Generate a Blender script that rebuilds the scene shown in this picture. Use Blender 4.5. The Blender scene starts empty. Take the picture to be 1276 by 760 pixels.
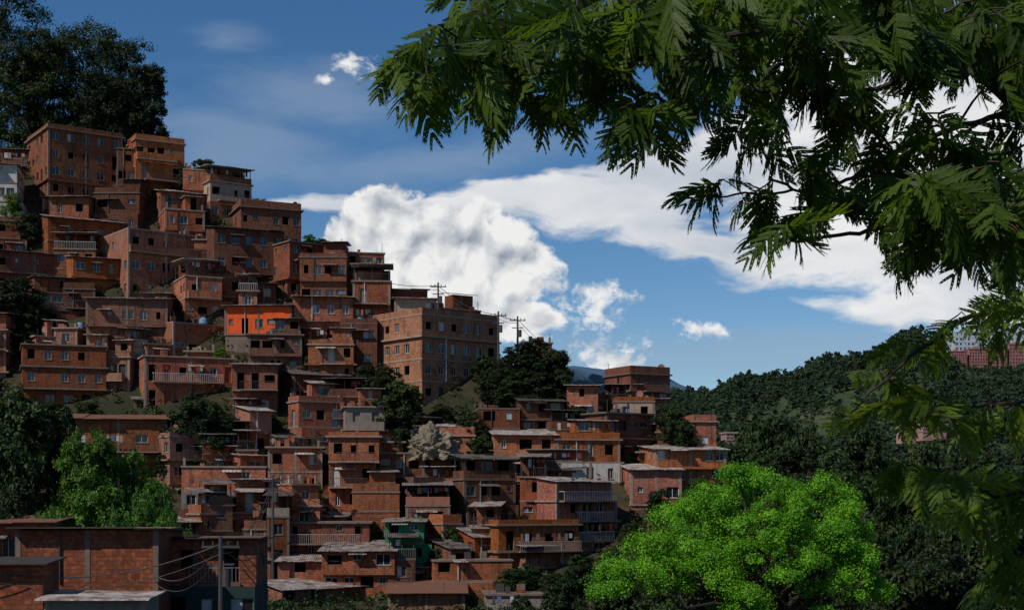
import bpy, math, random
import numpy as np
from mathutils import Vector
random.seed(7); R=random.Random(11); rng=np.random.default_rng(5)
scene=bpy.context.scene
F=1772.0   # focal length in the units of the survey (50 mm on 36 mm / 1276)
def W(u,v,y):            # bearing/elevation survey reading + distance -> metres
    return ((u-638.0)*y/F, y, (620.0-v)*y/F)
def Yof(v): return 140.0+(740.0-v)/590.0*75.0
# ------------------------------------------------------------------ terrain
crest=[(-1400,170),(-100,190),(205,205),(250,238),(300,265),(370,303),(430,347),(480,374),(540,400),(620,436),(700,492),(760,507),(840,524),(900,578),(960,640),(1100,760)]
cx=np.array([W(u,v,Yof(v))[0] for u,v in crest]); cy=np.array([Yof(v) for u,v in crest]); cz=np.array([W(u,v,Yof(v))[2] for u,v in crest])
hx=np.array([-3000,-600,-100,40,114,180,240,275,300,318,345,520,900,3000.]); hz=np.array([30,35,40,52,62,70,88,102,98,84,80,80,90,80.])
def sm(t): t=np.clip(t,0,1); return t*t*(3-2*t)
def terrain(x,y):
    x=np.asarray(x,float); y=np.asarray(y,float)
    base=np.interp(y,[-400,-40,0,15,60,110,140],[20,3,-1.75,-4,-13,-14,-9.8])
    slope=(-120+(y-140)*7.867)*y/F-0.4
    Cy=np.interp(x,cx,cy); Cz=np.interp(x,cx,cz)-0.4
    after=np.maximum(Cz-0.22*(y-Cy),-14)
    h=np.where(y<140,base,np.where(y<Cy,slope,after))
    h=np.where(y>=140,np.maximum(h,-14),h)
    hh=np.interp(x*1000/np.clip(y,500,1100),hx,hz)      # spurs fan out down the slope
    far=sm((y-420)/560.)*hh+ -14*(1-sm((y-420)/560.))
    far=np.where(y>1000,hh-(y-1000)*0.05,far)
    far=np.maximum(far,-14)
    far=far+ (y>450)*(3*np.sin(x*0.05+y*0.013)+2*np.sin(x*0.11-y*0.03))*sm((y-450)/200)
    h=np.where(y>330,np.maximum(far,h),h)
    h=h+11.5*np.exp(-(((x+42)/20)**2+((y-110)/16)**2))
    h=h+0.25*np.sin(x*0.7)*np.sin(y*0.9)*(y>20)
    return h
def T(x,y): return float(terrain(x,y))
# ------------------------------------------------------------------ mesh builder
class MB:
    def __init__(s): s.v=[];s.f=[];s.m=[];s.uv=[];s.t=[];s.n=0; s.pv=[];s.pf=[];s.pm=[];s.puv=[]
    def arr(s,v,f,m=0,t=None,uv=None):
        v=np.asarray(v,float);f=np.asarray(f,int);k=len(f)
        s.v.append(v);s.f.append(f+s.n);s.n+=len(v)
        s.m.append(np.full(k,m) if np.isscalar(m) else m)
        s.t.append(np.full(k,0.5) if t is None else t)
        s.uv.append(np.zeros((k,4,2)) if uv is None else uv)
    def flush(s):
        if s.pf:
            v,f,m,uv=s.pv,s.pf,s.pm,s.puv; s.pv=[];s.pf=[];s.pm=[];s.puv=[]
            s.arr(v,f,np.array(m),None,np.array(uv,float))
    def quad(s,a,b,c,d,m=0,uv=((0,0),(1,0),(1,1),(0,1))):
        k=len(s.pv); s.pv+= [a,b,c,d]; s.pf.append((k,k+1,k+2,k+3)); s.pm.append(m); s.puv.append(uv)
    def box(s,x0,x1,y0,y1,z0,z1,m=0):
        q=s.quad
        q((x0,y0,z0),(x1,y0,z0),(x1,y0,z1),(x0,y0,z1),m,((x0,z0),(x1,z0),(x1,z1),(x0,z1)))
        q((x1,y1,z0),(x0,y1,z0),(x0,y1,z1),(x1,y1,z1),m,((x1,z0),(x0,z0),(x0,z1),(x1,z1)))
        q((x0,y1,z0),(x0,y0,z0),(x0,y0,z1),(x0,y1,z1),m,((y1,z0),(y0,z0),(y0,z1),(y1,z1)))
        q((x1,y0,z0),(x1,y1,z0),(x1,y1,z1),(x1,y0,z1),m,((y0,z0),(y1,z0),(y1,z1),(y0,z1)))
        q((x0,y0,z1),(x1,y0,z1),(x1,y1,z1),(x0,y1,z1),m,((x0,y0),(x1,y0),(x1,y1),(x0,y1)))
        q((x0,y1,z0),(x1,y1,z0),(x1,y0,z0),(x0,y0,z0),m,((x0,y1),(x1,y1),(x1,y0),(x0,y0)))
    def tube(s,pts,rad,m=0,k=6,t=None):
        pts=np.asarray(pts,float);n=len(pts)
        if np.isscalar(rad): rad=[rad]*n
        tan=np.gradient(pts,axis=0); tan/=np.linalg.norm(tan,axis=1)[:,None]+1e-9
        ref=np.array([0,0,1.]) if abs(tan[0][2])<0.8 else np.array([1.,0,0])
        V=[]
        for i in range(n):
            a=np.cross(tan[i],ref); a/=np.linalg.norm(a)+1e-9; b=np.cross(tan[i],a)
            for j in range(k):
                th=2*math.pi*j/k; V.append(pts[i]+rad[i]*(a*math.cos(th)+b*math.sin(th)))
        f=[];
        for i in range(n-1):
            for j in range(k):
                f.append((i*k+j,i*k+(j+1)%k,(i+1)*k+(j+1)%k,(i+1)*k+j))
        s.arr(V,f,m,None if t is None else np.full(len(f),t))
    def leaves(s,c,nrm,L,Wd,m,t,axis=None):
        N=len(c); nrm=nrm/(np.linalg.norm(nrm,axis=1)[:,None]+1e-9)
        r=rng.normal(size=(N,3)) if axis is None else axis
        a=np.cross(nrm,r); a/=np.linalg.norm(a,axis=1)[:,None]+1e-9
        b=np.cross(nrm,a)
        L=np.asarray(L).reshape(-1,1)*np.ones((N,1)); Wd=np.asarray(Wd).reshape(-1,1)*np.ones((N,1))
        V=np.empty((N,4,3)); V[:,0]=c+a*L/2; V[:,1]=c+b*Wd/2+nrm*L*0.08; V[:,2]=c-a*L/2; V[:,3]=c-b*Wd/2+nrm*L*0.08
        s.arr(V.reshape(-1,3),np.arange(4*N).reshape(N,4),m,t)
    def mesh(s,name,mats,smooth=None):
        s.flush()
        v=np.concatenate(s.v);f=np.concatenate(s.f);m=np.concatenate(s.m);t=np.concatenate(s.t);uv=np.concatenate(s.uv)
        me=bpy.data.meshes.new(name); me.vertices.add(len(v)); me.vertices.foreach_set('co',v.ravel().astype(np.float32))
        me.loops.add(len(f)*4); me.loops.foreach_set('vertex_index',f.ravel().astype(np.int32))
        me.polygons.add(len(f)); me.polygons.foreach_set('loop_start',(np.arange(len(f))*4).astype(np.int32))
        try: me.polygons.foreach_set('loop_total',np.full(len(f),4,dtype=np.int32))
        except Exception: pass
        me.polygons.foreach_set('material_index',m.astype(np.int32))
        me.polygons.foreach_set('use_smooth',np.zeros(len(f),dtype=bool) if smooth is None else np.full(len(f),True))
        u=me.uv_layers.new(name='UVMap'); u.data.foreach_set('uv',uv.reshape(-1).astype(np.float32))
        a=me.attributes.new('tint','FLOAT','FACE'); a.data.foreach_set('value',t.astype(np.float32))
        for x in mats: me.materials.append(x)
        me.update(calc_edges=True)
        return me
    def obj(s,name,mats,loc=(0,0,0),rz=0,smooth=None):
        return link(name,s.mesh(name,mats,smooth),loc,rz)
def link(name,me,loc=(0,0,0),rz=0,parent=None,scale=None):
    o=bpy.data.objects.new(name,me); o.location=loc; o.rotation_euler=(0,0,rz)
    if scale: o.scale=scale
    if parent: o.parent=parent
    scene.collection.objects.link(o); return o
# ------------------------------------------------------------------ materials
class NT:
    def __init__(s,nt): s.nt=nt
    def n(s,t,**k):
        x=s.nt.nodes.new(t)
        for a,b in k.items():
            if a.startswith('i_'):
                key=a[2:]; key=int(key) if key.isdigit() else key.replace('_',' ')
                if hasattr(b,'is_output') : s.nt.links.new(b,x.inputs[key])
                else: x.inputs[key].default_value=b
            else: setattr(x,a,b)
        return x
    def math(s,op,a,b=0.0,c=None,clamp=False):
        x=s.nt.nodes.new('ShaderNodeMath'); x.operation=op; x.use_clamp=clamp
        for i,q in enumerate((a,b,c)):
            if q is None: continue
            if hasattr(q,'is_output'): s.nt.links.new(q,x.inputs[i])
            else: x.inputs[i].default_value=q
        return x.outputs[0]
    def vm(s,op,a,b=None):
        x=s.nt.nodes.new('ShaderNodeVectorMath'); x.operation=op
        for i,q in enumerate((a,b)):
            if q is None: continue
            if hasattr(q,'is_output'): s.nt.links.new(q,x.inputs[i])
            else: x.inputs[i].default_value=q
        return x
    def mix(s,fac,a,b,bt='MIX'):
        x=s.nt.nodes.new('ShaderNodeMix'); x.data_type='RGBA'; x.blend_type=bt
        for i,q in ((0,fac),(6,a),(7,b)):
            if hasattr(q,'is_output'): s.nt.links.new(q,x.inputs[i])
            else: x.inputs[i].default_value=q if i==0 else (q[0],q[1],q[2],1)
        return x.outputs[2]
    def mr(s,v,a,b,c=0,d=1,ss=False):
        x=s.nt.nodes.new('ShaderNodeMapRange'); s.nt.links.new(v,x.inputs[0])
        if ss: x.interpolation_type='SMOOTHSTEP'
        for i,q in enumerate((a,b,c,d)): x.inputs[i+1].default_value=q
        return x.outputs[0]
def mat(name):
    m=bpy.data.materials.new(name); m.use_nodes=True; nt=m.node_tree
    b=nt.nodes['Principled BSDF']; b.inputs['Specular IOR Level'].default_value=0.25
    return m,NT(nt),b
def lk(h,a,b): h.nt.links.new(a,b)
def brick(name,c1,c2,mortar,bw=0.42,rh=0.23,ms=0.026,bump=0.9,patch=0.42,stain=0.8,vr=(0.45,1.4)):
    m,h,b=mat(name)
    tc=h.n('ShaderNodeTexCoord'); oi=h.n('ShaderNodeObjectInfo')
    off=h.vm('SCALE',(31.0,17.0,9.0)); lk(h,oi.outputs['Random'],off.inputs['Scale'])
    uv=h.vm('ADD',tc.outputs['UV'],off.outputs[0]).outputs[0]
    br=h.n('ShaderNodeTexBrick',i_Vector=uv,i_Scale=1.0,i_Color1=(*c1,1),i_Color2=(*c2,1),i_Mortar=(*mortar,1))
    br.inputs['Mortar Size'].default_value=ms; br.inputs['Brick Width'].default_value=bw; br.inputs['Row Height'].default_value=rh; br.inputs['Bias'].default_value=0.0
    ob=h.vm('ADD',tc.outputs['Object'],off.outputs[0]).outputs[0]
    n1=h.n('ShaderNodeTexNoise',i_Vector=ob,i_Scale=0.5,i_Detail=7.0,i_Roughness=0.7)
    st=h.n('ShaderNodeTexNoise',i_Vector=h.vm('MULTIPLY',ob,(2.6,2.6,0.25)).outputs[0],i_Scale=1.0,i_Detail=4.0)
    n3=h.n('ShaderNodeTexNoise',i_Vector=ob,i_Scale=4.5,i_Detail=4.0)
    n4=h.n('ShaderNodeTexNoise',i_Vector=h.vm('ADD',ob,(50,20,5)).outputs[0],i_Scale=0.32,i_Detail=5.0)
    c=h.mix(h.mr(n1.outputs[0],0.42,0.66,0,0.8),br.outputs['Color'],(c1[0]*0.36,c1[1]*0.33,c1[2]*0.34))
    c=h.mix(h.mr(n4.outputs[0],0.56,0.61,0,patch),c,(0.17,0.10,0.065))   # patches of thin render
    c=h.mix(h.mr(st.outputs[0],0.53,0.72,0,stain),c,(0.035,0.020,0.013))
    c=h.mix(h.mr(n3.outputs[0],0.52,0.70,0,0.6),c,(c1[0]*1.45,c1[1]*1.45,c1[2]*1.3))
    hs=h.n('ShaderNodeHueSaturation',i_Color=c); 
    lk(h,h.mr(oi.outputs['Random'],0,1,vr[0],vr[1]),hs.inputs['Value'])
    wn=h.n('ShaderNodeTexWhiteNoise',noise_dimensions='1D'); lk(h,oi.outputs['Random'],wn.inputs['W'])
    lk(h,h.mr(wn.outputs['Value'],0,1,0.90,1.12),hs.inputs['Saturation'])
    lk(h,h.mr(wn.outputs['Value'],0,1,0.496,0.507),hs.inputs['Hue'])
    lk(h,hs.outputs[0],b.inputs['Base Color']); b.inputs['Roughness'].default_value=0.9
    bp=h.n('ShaderNodeBump',i_Strength=bump,i_Distance=0.03,i_Height=br.outputs['Fac']); bp.invert=True
    lk(h,bp.outputs[0],b.inputs['Normal'])
    return m
def plain(name,c,rough=0.85,nscale=1.2,var=0.45,metal=0,dirt=(0.05,0.045,0.04),spec=0.25,randv=0.0):
    m,h,b=mat(name); tc=h.n('ShaderNodeTexCoord')
    n=h.n('ShaderNodeTexNoise',i_Vector=tc.outputs['Object'],i_Scale=nscale,i_Detail=7.0,i_Roughness=0.65)
    st=h.n('ShaderNodeTexNoise',i_Vector=h.vm('MULTIPLY',tc.outputs['Object'],(3,3,0.3)).outputs[0],i_Scale=1.0,i_Detail=4.0)
    f=h.math('ADD',h.mr(n.outputs[0],0.45,0.75,0,var),h.mr(st.outputs[0],0.55,0.8,0,var),clamp=True)
    col=h.mix(f,c,dirt)
    if randv:
        oi=h.n('ShaderNodeObjectInfo'); hs=h.n('ShaderNodeHueSaturation',i_Color=col)
        lk(h,h.mr(oi.outputs['Random'],0,1,1-randv,1+randv),hs.inputs['Value']); col=hs.outputs[0]
    lk(h,col,b.inputs['Base Color'])
    b.inputs['Roughness'].default_value=rough; b.inputs['Metallic'].default_value=metal; b.inputs['Specular IOR Level'].default_value=spec
    return m
BR=[brick('brick_orange',(0.38,0.110,0.046),(0.25,0.066,0.028),(0.22,0.135,0.09)),
    brick('brick_red',(0.34,0.090,0.042),(0.21,0.053,0.027),(0.19,0.115,0.08)),
    brick('brick_brown',(0.28,0.092,0.050),(0.18,0.056,0.031),(0.18,0.12,0.085)),
    brick('brick_weathered',(0.29,0.120,0.070),(0.20,0.080,0.047),(0.20,0.14,0.105)),
    brick('brick_hollow_block',(0.33,0.09,0.040),(0.17,0.044,0.022),(0.12,0.07,0.045),0.42,0.24,0.03,1.0,0.0,0.35,(0.95,1.0))]
conc=plain('concrete',(0.20,0.15,0.118),0.9,1.5,0.5,randv=0.45)
glass=plain('window_glass',(0.012,0.016,0.022),0.12,3,0.2,spec=0.6)
frame=plain('window_frame',(0.40,0.39,0.38),0.5,2,0.3,randv=0.6)
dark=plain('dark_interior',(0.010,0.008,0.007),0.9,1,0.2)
rail=plain('railing_metal',(0.06,0.055,0.055),0.5,2,0.3)
def zincmat():
    m,h,b=mat('zinc_sheet'); tc=h.n('ShaderNodeTexCoord'); oi=h.n('ShaderNodeObjectInfo')
    n=h.n('ShaderNodeTexNoise',i_Vector=tc.outputs['Object'],i_Scale=0.9,i_Detail=6.0,i_Roughness=0.7)
    c=h.mix(h.mr(n.outputs[0],0.40,0.62),(0.32,0.30,0.285),(0.10,0.052,0.032))
    hs=h.n('ShaderNodeHueSaturation',i_Color=c); lk(h,h.mr(oi.outputs['Random'],0,1,0.3,1.6),hs.inputs['Value'])
    lk(h,hs.outputs[0],b.inputs['Base Color']); b.inputs['Roughness'].default_value=0.55
    w=h.n('ShaderNodeTexWave',i_Vector=tc.outputs['UV'],i_Scale=1.6); w.bands_direction='X'
    bp=h.n('ShaderNodeBump',i_Strength=0.8,i_Distance=0.05,i_Height=w.outputs['Fac']); lk(h,bp.outputs[0],b.inputs['Normal'])
    return m
zinc=zincmat()
zdark=plain('tarred_sheet',(0.05,0.04,0.035),0.8,2,0.4,dirt=(0.02,0.016,0.014))
tile=plain('clay_tile',(0.17,0.075,0.045),0.85,2.5,0.6)
def P(n,c,**k): return plain('paint_'+n,c,0.8,1.3,0.45,**k)
paints={'white':P('white',(0.48,0.46,0.42)),'orange':P('orange',(0.66,0.09,0.012)),'green':P('green',(0.02,0.18,0.08)),'blue':P('blue',(0.12,0.24,0.38)),'teal':P('teal',(0.015,0.04,0.038)),'grey':P('grey',(0.22,0.185,0.16)),'cream':P('cream',(0.34,0.25,0.18)),'rust':P('rust',(0.28,0.065,0.03)),'pink':P('pink',(0.28,0.12,0.08))}
cl=[plain('cloth_white',(0.45,0.45,0.45)),plain('cloth_blue',(0.09,0.14,0.28)),plain('cloth_red',(0.3,0.04,0.04))]
def leafmat(name,c1,c2,trans=0.35,tc=(0.12,0.25,0.02),rv=0.35):
    m,h,b=mat(name); at=h.n('ShaderNodeAttribute',attribute_name='tint'); oi=h.n('ShaderNodeObjectInfo')
    c=h.mix(at.outputs['Fac'],c1,c2)
    hs=h.n('ShaderNodeHueSaturation',i_Color=c); lk(h,h.mr(oi.outputs['Random'],0,1,1-rv,1+rv),hs.inputs['Value'])
    wn=h.n('ShaderNodeTexWhiteNoise',noise_dimensions='1D'); lk(h,oi.outputs['Random'],wn.inputs['W'])
    lk(h,h.mr(wn.outputs['Value'],0,1,0.48,0.515),hs.inputs['Hue'])
    lk(h,hs.outputs[0],b.inputs['Base Color']); b.inputs['Roughness'].default_value=0.55
    t=h.n('ShaderNodeBsdfTranslucent'); lk(h,h.mix(at.outputs['Fac'],[q*0.5 for q in tc],tc),t.inputs['Color'])
    mx=h.n('ShaderNodeMixShader'); mx.inputs[0].default_value=trans
    lk(h,b.outputs[0],mx.inputs[1]); lk(h,t.outputs[0],mx.inputs[2]); lk(h,mx.outputs[0],h.nt.nodes['Material Output'].inputs['Surface'])
    return m
LD=leafmat('foliage_dark',(0.007,0.017,0.004),(0.026,0.052,0.009),0.15,(0.04,0.08,0.01))
LM=leafmat('foliage_mid',(0.03,0.085,0.010),(0.090,0.20,0.02),0.3,(0.12,0.26,0.02),rv=0.25)
LB=leafmat('foliage_bright',(0.06,0.20,0.008),(0.23,0.48,0.022),0.3,(0.28,0.5,0.02),rv=0.0)
LO=leafmat('foliage_feathery',(0.011,0.034,0.005),(0.070,0.14,0.014),0.42,(0.18,0.31,0.015),rv=0.0)
LY=leafmat('foliage_yellow_green',(0.03,0.07,0.008),(0.17,0.23,0.02),0.4,(0.3,0.4,0.02),rv=0.0)
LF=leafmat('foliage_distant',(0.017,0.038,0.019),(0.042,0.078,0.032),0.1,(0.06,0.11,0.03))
bark=plain('bark',(0.045,0.035,0.028),0.95,6,0.5,dirt=(0.02,0.017,0.013))
# ------------------------------------------------------------------ ground sheet
def groundmat():
    m,h,b=mat('hillside_soil'); tc=h.n('ShaderNodeTexCoord'); o=tc.outputs['Object']
    n=h.n('ShaderNodeTexNoise',i_Vector=o,i_Scale=0.15,i_Detail=8.0,i_Roughness=0.65); n2=h.n('ShaderNodeTexNoise',i_Vector=o,i_Scale=0.9,i_Detail=8.0,i_Roughness=0.7)
    n3=h.n('ShaderNodeTexNoise',i_Vector=o,i_Scale=0.014,i_Detail=8.0,i_Roughness=0.6)
    c=h.mix(h.mr(n.outputs[0],0.4,0.62),(0.022,0.030,0.012),(0.075,0.045,0.027))
    c=h.mix(h.mr(n2.outputs[0],0.4,0.65,0,0.7),c,(0.02,0.02,0.010))
    sp=h.n('ShaderNodeSeparateXYZ',i_Vector=o); far=h.mr(sp.outputs[1],330,420)
    g=h.mix(h.mr(n3.outputs[0],0.42,0.6),(0.038,0.062,0.024),(0.085,0.095,0.038)); g=h.mix(h.mr(n.outputs[0],0.42,0.58,0,0.85),g,(0.022,0.038,0.016))
    lk(h,h.mix(far,c,g),b.inputs['Base Color']); b.inputs['Roughness'].default_value=1
    bp=h.n('ShaderNodeBump',i_Strength=0.6,i_Distance=0.4,i_Height=n2.outputs[0]); lk(h,bp.outputs[0],b.inputs['Normal'])
    return m
xs=np.concatenate([-np.geomspace(170,9000,26)[::-1],np.arange(-165,170,3.0),np.geomspace(170,9000,80)])
ys=np.concatenate([np.linspace(-1500,-20,16),np.arange(-15,262,2.5),np.geomspace(265,12000,110)])
X,Yg=np.meshgrid(xs,ys); Z=terrain(X,Yg)
g=MB(); nx=len(xs);ny=len(ys); idx=np.arange(nx*ny).reshape(ny,nx)
g.arr(np.stack([X,Yg,Z],-1).reshape(-1,3),np.stack([idx[:-1,:-1],idx[:-1,1:],idx[1:,1:],idx[1:,:-1]],-1).reshape(-1,4))
g.obj('ground',[groundmat()],smooth=True)
# distant mountains
mm=plain('mountain_haze_forest',(0.05,0.10,0.17),1,0.002,0.3,dirt=(0.04,0.07,0.11))  # bluish aerial haze painted into the base colours
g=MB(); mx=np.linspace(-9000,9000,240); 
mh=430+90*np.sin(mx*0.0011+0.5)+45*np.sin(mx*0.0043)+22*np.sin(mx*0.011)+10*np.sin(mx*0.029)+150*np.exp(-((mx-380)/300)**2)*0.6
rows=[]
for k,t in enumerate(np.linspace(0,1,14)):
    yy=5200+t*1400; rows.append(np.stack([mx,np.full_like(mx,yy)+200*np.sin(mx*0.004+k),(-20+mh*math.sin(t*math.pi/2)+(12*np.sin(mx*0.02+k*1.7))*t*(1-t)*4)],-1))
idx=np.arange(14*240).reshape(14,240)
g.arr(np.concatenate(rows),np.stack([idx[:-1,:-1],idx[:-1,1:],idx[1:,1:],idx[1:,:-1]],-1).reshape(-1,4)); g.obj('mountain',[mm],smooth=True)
# ------------------------------------------------------------------ trees
def clump_leaves(B,lobes,n,size,m,seed,sub=22,droop=0.0,flat=0.75,spread=0.3):
    r=np.random.default_rng(seed); lobes=np.asarray(lobes,float)
    SC=[];SR=[];ST=[]; LC=[]
    for L in lobes:
        lt=r.uniform(0,1)
        for i in range(sub):
            d=r.normal(size=3); d/=np.linalg.norm(d)
            if d[2]<-0.35: d[2]*=-0.6
            k=r.uniform(0.72,1.08)
            SC.append(L[:3]+d*L[3:6]*k); SR.append(np.mean(L[3:6])*r.uniform(0.6,1.3)*spread); ST.append(np.clip(0.5*lt+0.5*r.uniform(0,1),0,1)); LC.append(L[:3])
    SC=np.array(SC);SR=np.array(SR);ST=np.array(ST);LC=np.array(LC)
    p=SR**2; p/=p.sum(); ci=r.choice(len(SC),n,p=p)
    d=r.normal(size=(n,3)); d/=np.linalg.norm(d,axis=1)[:,None]; rr=np.abs(r.normal(size=(n,1)))*0.45+0.45
    rr=np.minimum(rr,1.7)
    pos=SC[ci]+d*rr*SR[ci][:,None]*np.array([1,1,flat]); pos[:,2]-=droop*np.abs(r.normal(size=n))*SR[ci]
    out=(pos-LC[ci]); out/=np.linalg.norm(out,axis=1)[:,None]+1e-6
    nr=out*0.8+np.array([0,0,0.5])+r.normal(size=(n,3))*0.6
    sz=size*r.uniform(0.6,1.35,n)
    t=np.clip(ST[ci]+r.normal(size=n)*0.18,0,1)
    B.leaves(pos,nr,sz,sz*0.55,m,t)
def limb(B,a,b,r0,r1,seed,m=0,k=5,n=6):
    r=np.random.default_rng(seed); a=np.array(a,float);b=np.array(b,float);t=np.linspace(0,1,n)[:,None]
    L=np.linalg.norm(b-a); pts=a*(1-t)+b*t; pts[1:-1]+=r.normal(size=(n-2,3))*L*0.045; pts[:,2]-=np.sin(t[:,0]*math.pi)*L*0.06
    B.tube(pts,list(np.linspace(r0,r1,n)),m,k); return pts
def tree_mesh(name,seed,leaf,n=15000,size=0.3,nl=16,zlo=0.32,wide=4.0,H=10.0,sub=20,droop=0,spread=0.3,lr=(0.28,0.42)):
    r=np.random.default_rng(seed); B=MB()
    lean=r.normal(size=2)*0.3
    limb(B,(0,0,-1.0),(lean[0],lean[1],H*0.55),0.36,0.2,seed,k=8)
    lobes=[]
    for i in range(nl):
        ang=i*2.4+r.uniform(-.4,.4); q=(i+0.5)/nl
        z=H*(zlo+(0.9-zlo)*q); prof=math.sin(math.pi*min(1,(0.22+0.72*q)))**0.7
        rad=wide*prof*r.uniform(0.35,0.8); s=wide*r.uniform(*lr)
        c=(math.cos(ang)*rad,math.sin(ang)*rad,z+r.uniform(-.4,.4)); lobes.append((*c,s,s,s*r.uniform(0.65,0.95)))
        limb(B,(lean[0]*0.6,lean[1]*0.6,H*(zlo*0.6+0.4*q*0.7)),c,0.13,0.03,seed+i*7)
    lobes.append((0,0,H*0.62,wide*0.45,wide*0.45,H*0.22))
    clump_leaves(B,lobes,n,size,1,seed,sub=sub,droop=droop,spread=spread)
    return B.mesh(name,[bark,leaf])
TD=[tree_mesh('tree_dark_%d'%i,20+i,LD,12000,0.36,nl=15+i,zlo=0.2) for i in range(4)]
TM=[tree_mesh('tree_mid_%d'%i,40+i,LM,14000,0.29,nl=16+i,zlo=0.12) for i in range(3)]
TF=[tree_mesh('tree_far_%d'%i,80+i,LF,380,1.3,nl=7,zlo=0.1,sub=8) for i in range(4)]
def put_tree(u,vt,wpx,Y,kind='D',name='tree',hmin=4,sink=0.0):
    x,y,z=W(u,vt,Y); base=T(x,y)-sink
    H=max(hmin,z-base); sw=wpx*Y/F/8.6
    lib={'D':TD,'M':TM}[kind]
    return link(name,R.choice(lib),(x,y,z-H),R.uniform(0,6.28),scale=(sw,sw,H/10.2))
def euc(name,seed,u,vt,wpx,Y,vb=215):
    x,y,zt=W(u,vt,Y); zb=T(x,y); H=zt-zb; w=wpx*Y/F/2; r=np.random.default_rng(seed); B=MB()
    limb(B,(0,0,-1),(r.normal()*0.6,0,H*0.9),0.5,0.08,seed,k=8,n=9)
    lobes=[]
    nl=30
    for i in range(nl):
        q=(i+0.5)/nl; ang=i*2.4; z=H*(0.2+0.74*q); rad=w*r.uniform(0.2,0.85)*(1-0.5*q**2)
        s=w*r.uniform(0.22,0.38); c=(math.cos(ang)*rad,math.sin(ang)*rad,z); lobes.append((*c,s*1.1,s*1.1,s*0.85)); limb(B,(0,0,max(0,z-H*0.18)),c,0.14,0.03,seed+i)
    clump_leaves(B,lobes,26000,0.4,1,seed,sub=20,droop=0.5,spread=0.35)
    B.obj(name,[bark,LD],(x,y,zb))
for s,(u,vt,w,Y) in enumerate([(2,-70,150,232),(62,30,108,228),(105,22,128,236),(150,40,118,232),(182,76,80,226),(30,50,96,226),(-50,-30,140,236),(128,86,100,224)]):
    euc('eucalyptus_tree',300+s,u,vt,w,Y)
# trees among houses & slopes (distance follows from where each stands on the slope)
for a in [(252,196,46,'D',40),(232,205,26,'D',30),(320,245,34,'M',30),(402,296,40,'D',30),(385,292,30,'M',25),(418,304,30,'M',25),
  (655,421,105,'D',75),(690,430,60,'D',75),(632,440,50,'D',55),(700,455,40,'D',45),(665,455,70,'D',60),(612,462,50,'D',45),(640,470,60,'D',45),(680,478,60,'D',40),
  (500,472,84,'D',80),(465,468,54,'D',60),(552,502,50,'D',40),(585,512,56,'D',60),(508,500,50,'D',60),(600,540,40,'D',45),(480,455,50,'D',50),
  (250,490,98,'D',95),(278,512,60,'D',75),(222,510,50,'D',75),(20,346,86,'D',70),(42,362,50,'D',55),(-10,355,60,'D',65),
  (480,588,36,'D',30),(535,600,46,'D',42),(640,705,60,'D',50),(838,500,50,'D',60),(855,520,40,'D',50),(825,500,30,'D',40),
  (820,608,46,'D',50),(835,630,50,'D',60),(300,615,66,'M',45),(335,625,44,'M',40),(900,610,60,'D',60),(870,590,50,'D',60),(395,600,26,'M',40),(560,655,40,'D',40),
  (15,240,44,'M',60),(35,262,36,'D',45),(275,432,26,'M',16),(275,700,50,'D',70),(725,690,60,'D',60),(690,712,50,'D',50),(760,680,50,'D',60),(500,530,40,'D',50),(660,700,40,'D',40),
  (20,408,60,'D',30),(70,500,50,'D',30),(110,498,44,'D',30),(455,452,40,'D',40),
  (340,520,44,'D',36),(315,540,36,'D',30),(600,440,40,'D',40),(590,660,34,'D',30),(650,640,30,'D',26),(520,640,36,'M',30),(430,595,30,'D',30),(785,650,44,'D',40),(740,640,30,'D',30),(455,690,30,'D',30),(545,680,34,'D',34),(390,440,34,'D',30),(180,300,26,'D',24),(90,300,26,'M',22),(330,480,30,'D',26),(250,570,50,'D',36),(205,560,40,'D',40),(580,585,30,'D',24),(625,605,28,'D',24),(720,505,34,'D',28)]:
    put_tree(a[0],a[1],a[2],Yof(a[1]+a[4]),kind=a[3],name='broadleaf_tree',hmin=2)
# left bank of vegetation
for a in [(25,478,130,104,'D'),(-40,470,140,106,'D'),(75,500,80,106,'D'),(10,540,120,98,'D'),(-30,560,100,98,'D'),
  (120,534,110,104,'M'),(165,556,100,106,'M'),(95,535,80,103,'M'),(195,584,76,104,'M'),(120,590,130,94,'M'),(175,606,96,95,'M'),(212,636,62,94,'M'),(60,615,110,92,'M'),(150,636,100,90,'M'),(0,610,110,92,'D'),(238,652,46,98,'M'),(200,622,70,90,'M')]:
    put_tree(*a[:4],kind=a[4],name='bank_tree')
# right-hand woodland
top_u=[690,760,850,900,950,1000,1060,1120,1200,1300,1400]; top_v=[720,690,590,540,506,525,524,550,556,560,560]
for i in range(90):
    Y=R.uniform(78,215); u=R.uniform(790,1420); 
    tv=np.interp(u,top_u,top_v)+(215-Y)*R.uniform(0.45,1.1)+R.uniform(0,22)
    if u<880 and Y>140: continue
    put_tree(u,tv,R.uniform(75,140)*(140/Y)**0.6,Y,kind='D',name='woodland_tree')
for u,v,w,Y in [(950,503,120,190),(905,540,80,180),(1000,528,90,185),(1070,527,110,190),(1150,548,110,190),(1230,555,110,185),(880,560,70,172),(700,715,80,112),(760,690,90,105),(650,740,60,112),(800,660,70,118),(1120,570,120,120),(1200,610,140,100),(1270,630,130,95),(1080,640,110,90),(1150,690,130,85),(1250,720,120,78)]:
    put_tree(u,v,w,Y,kind='D',name='woodland_tree')
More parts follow.
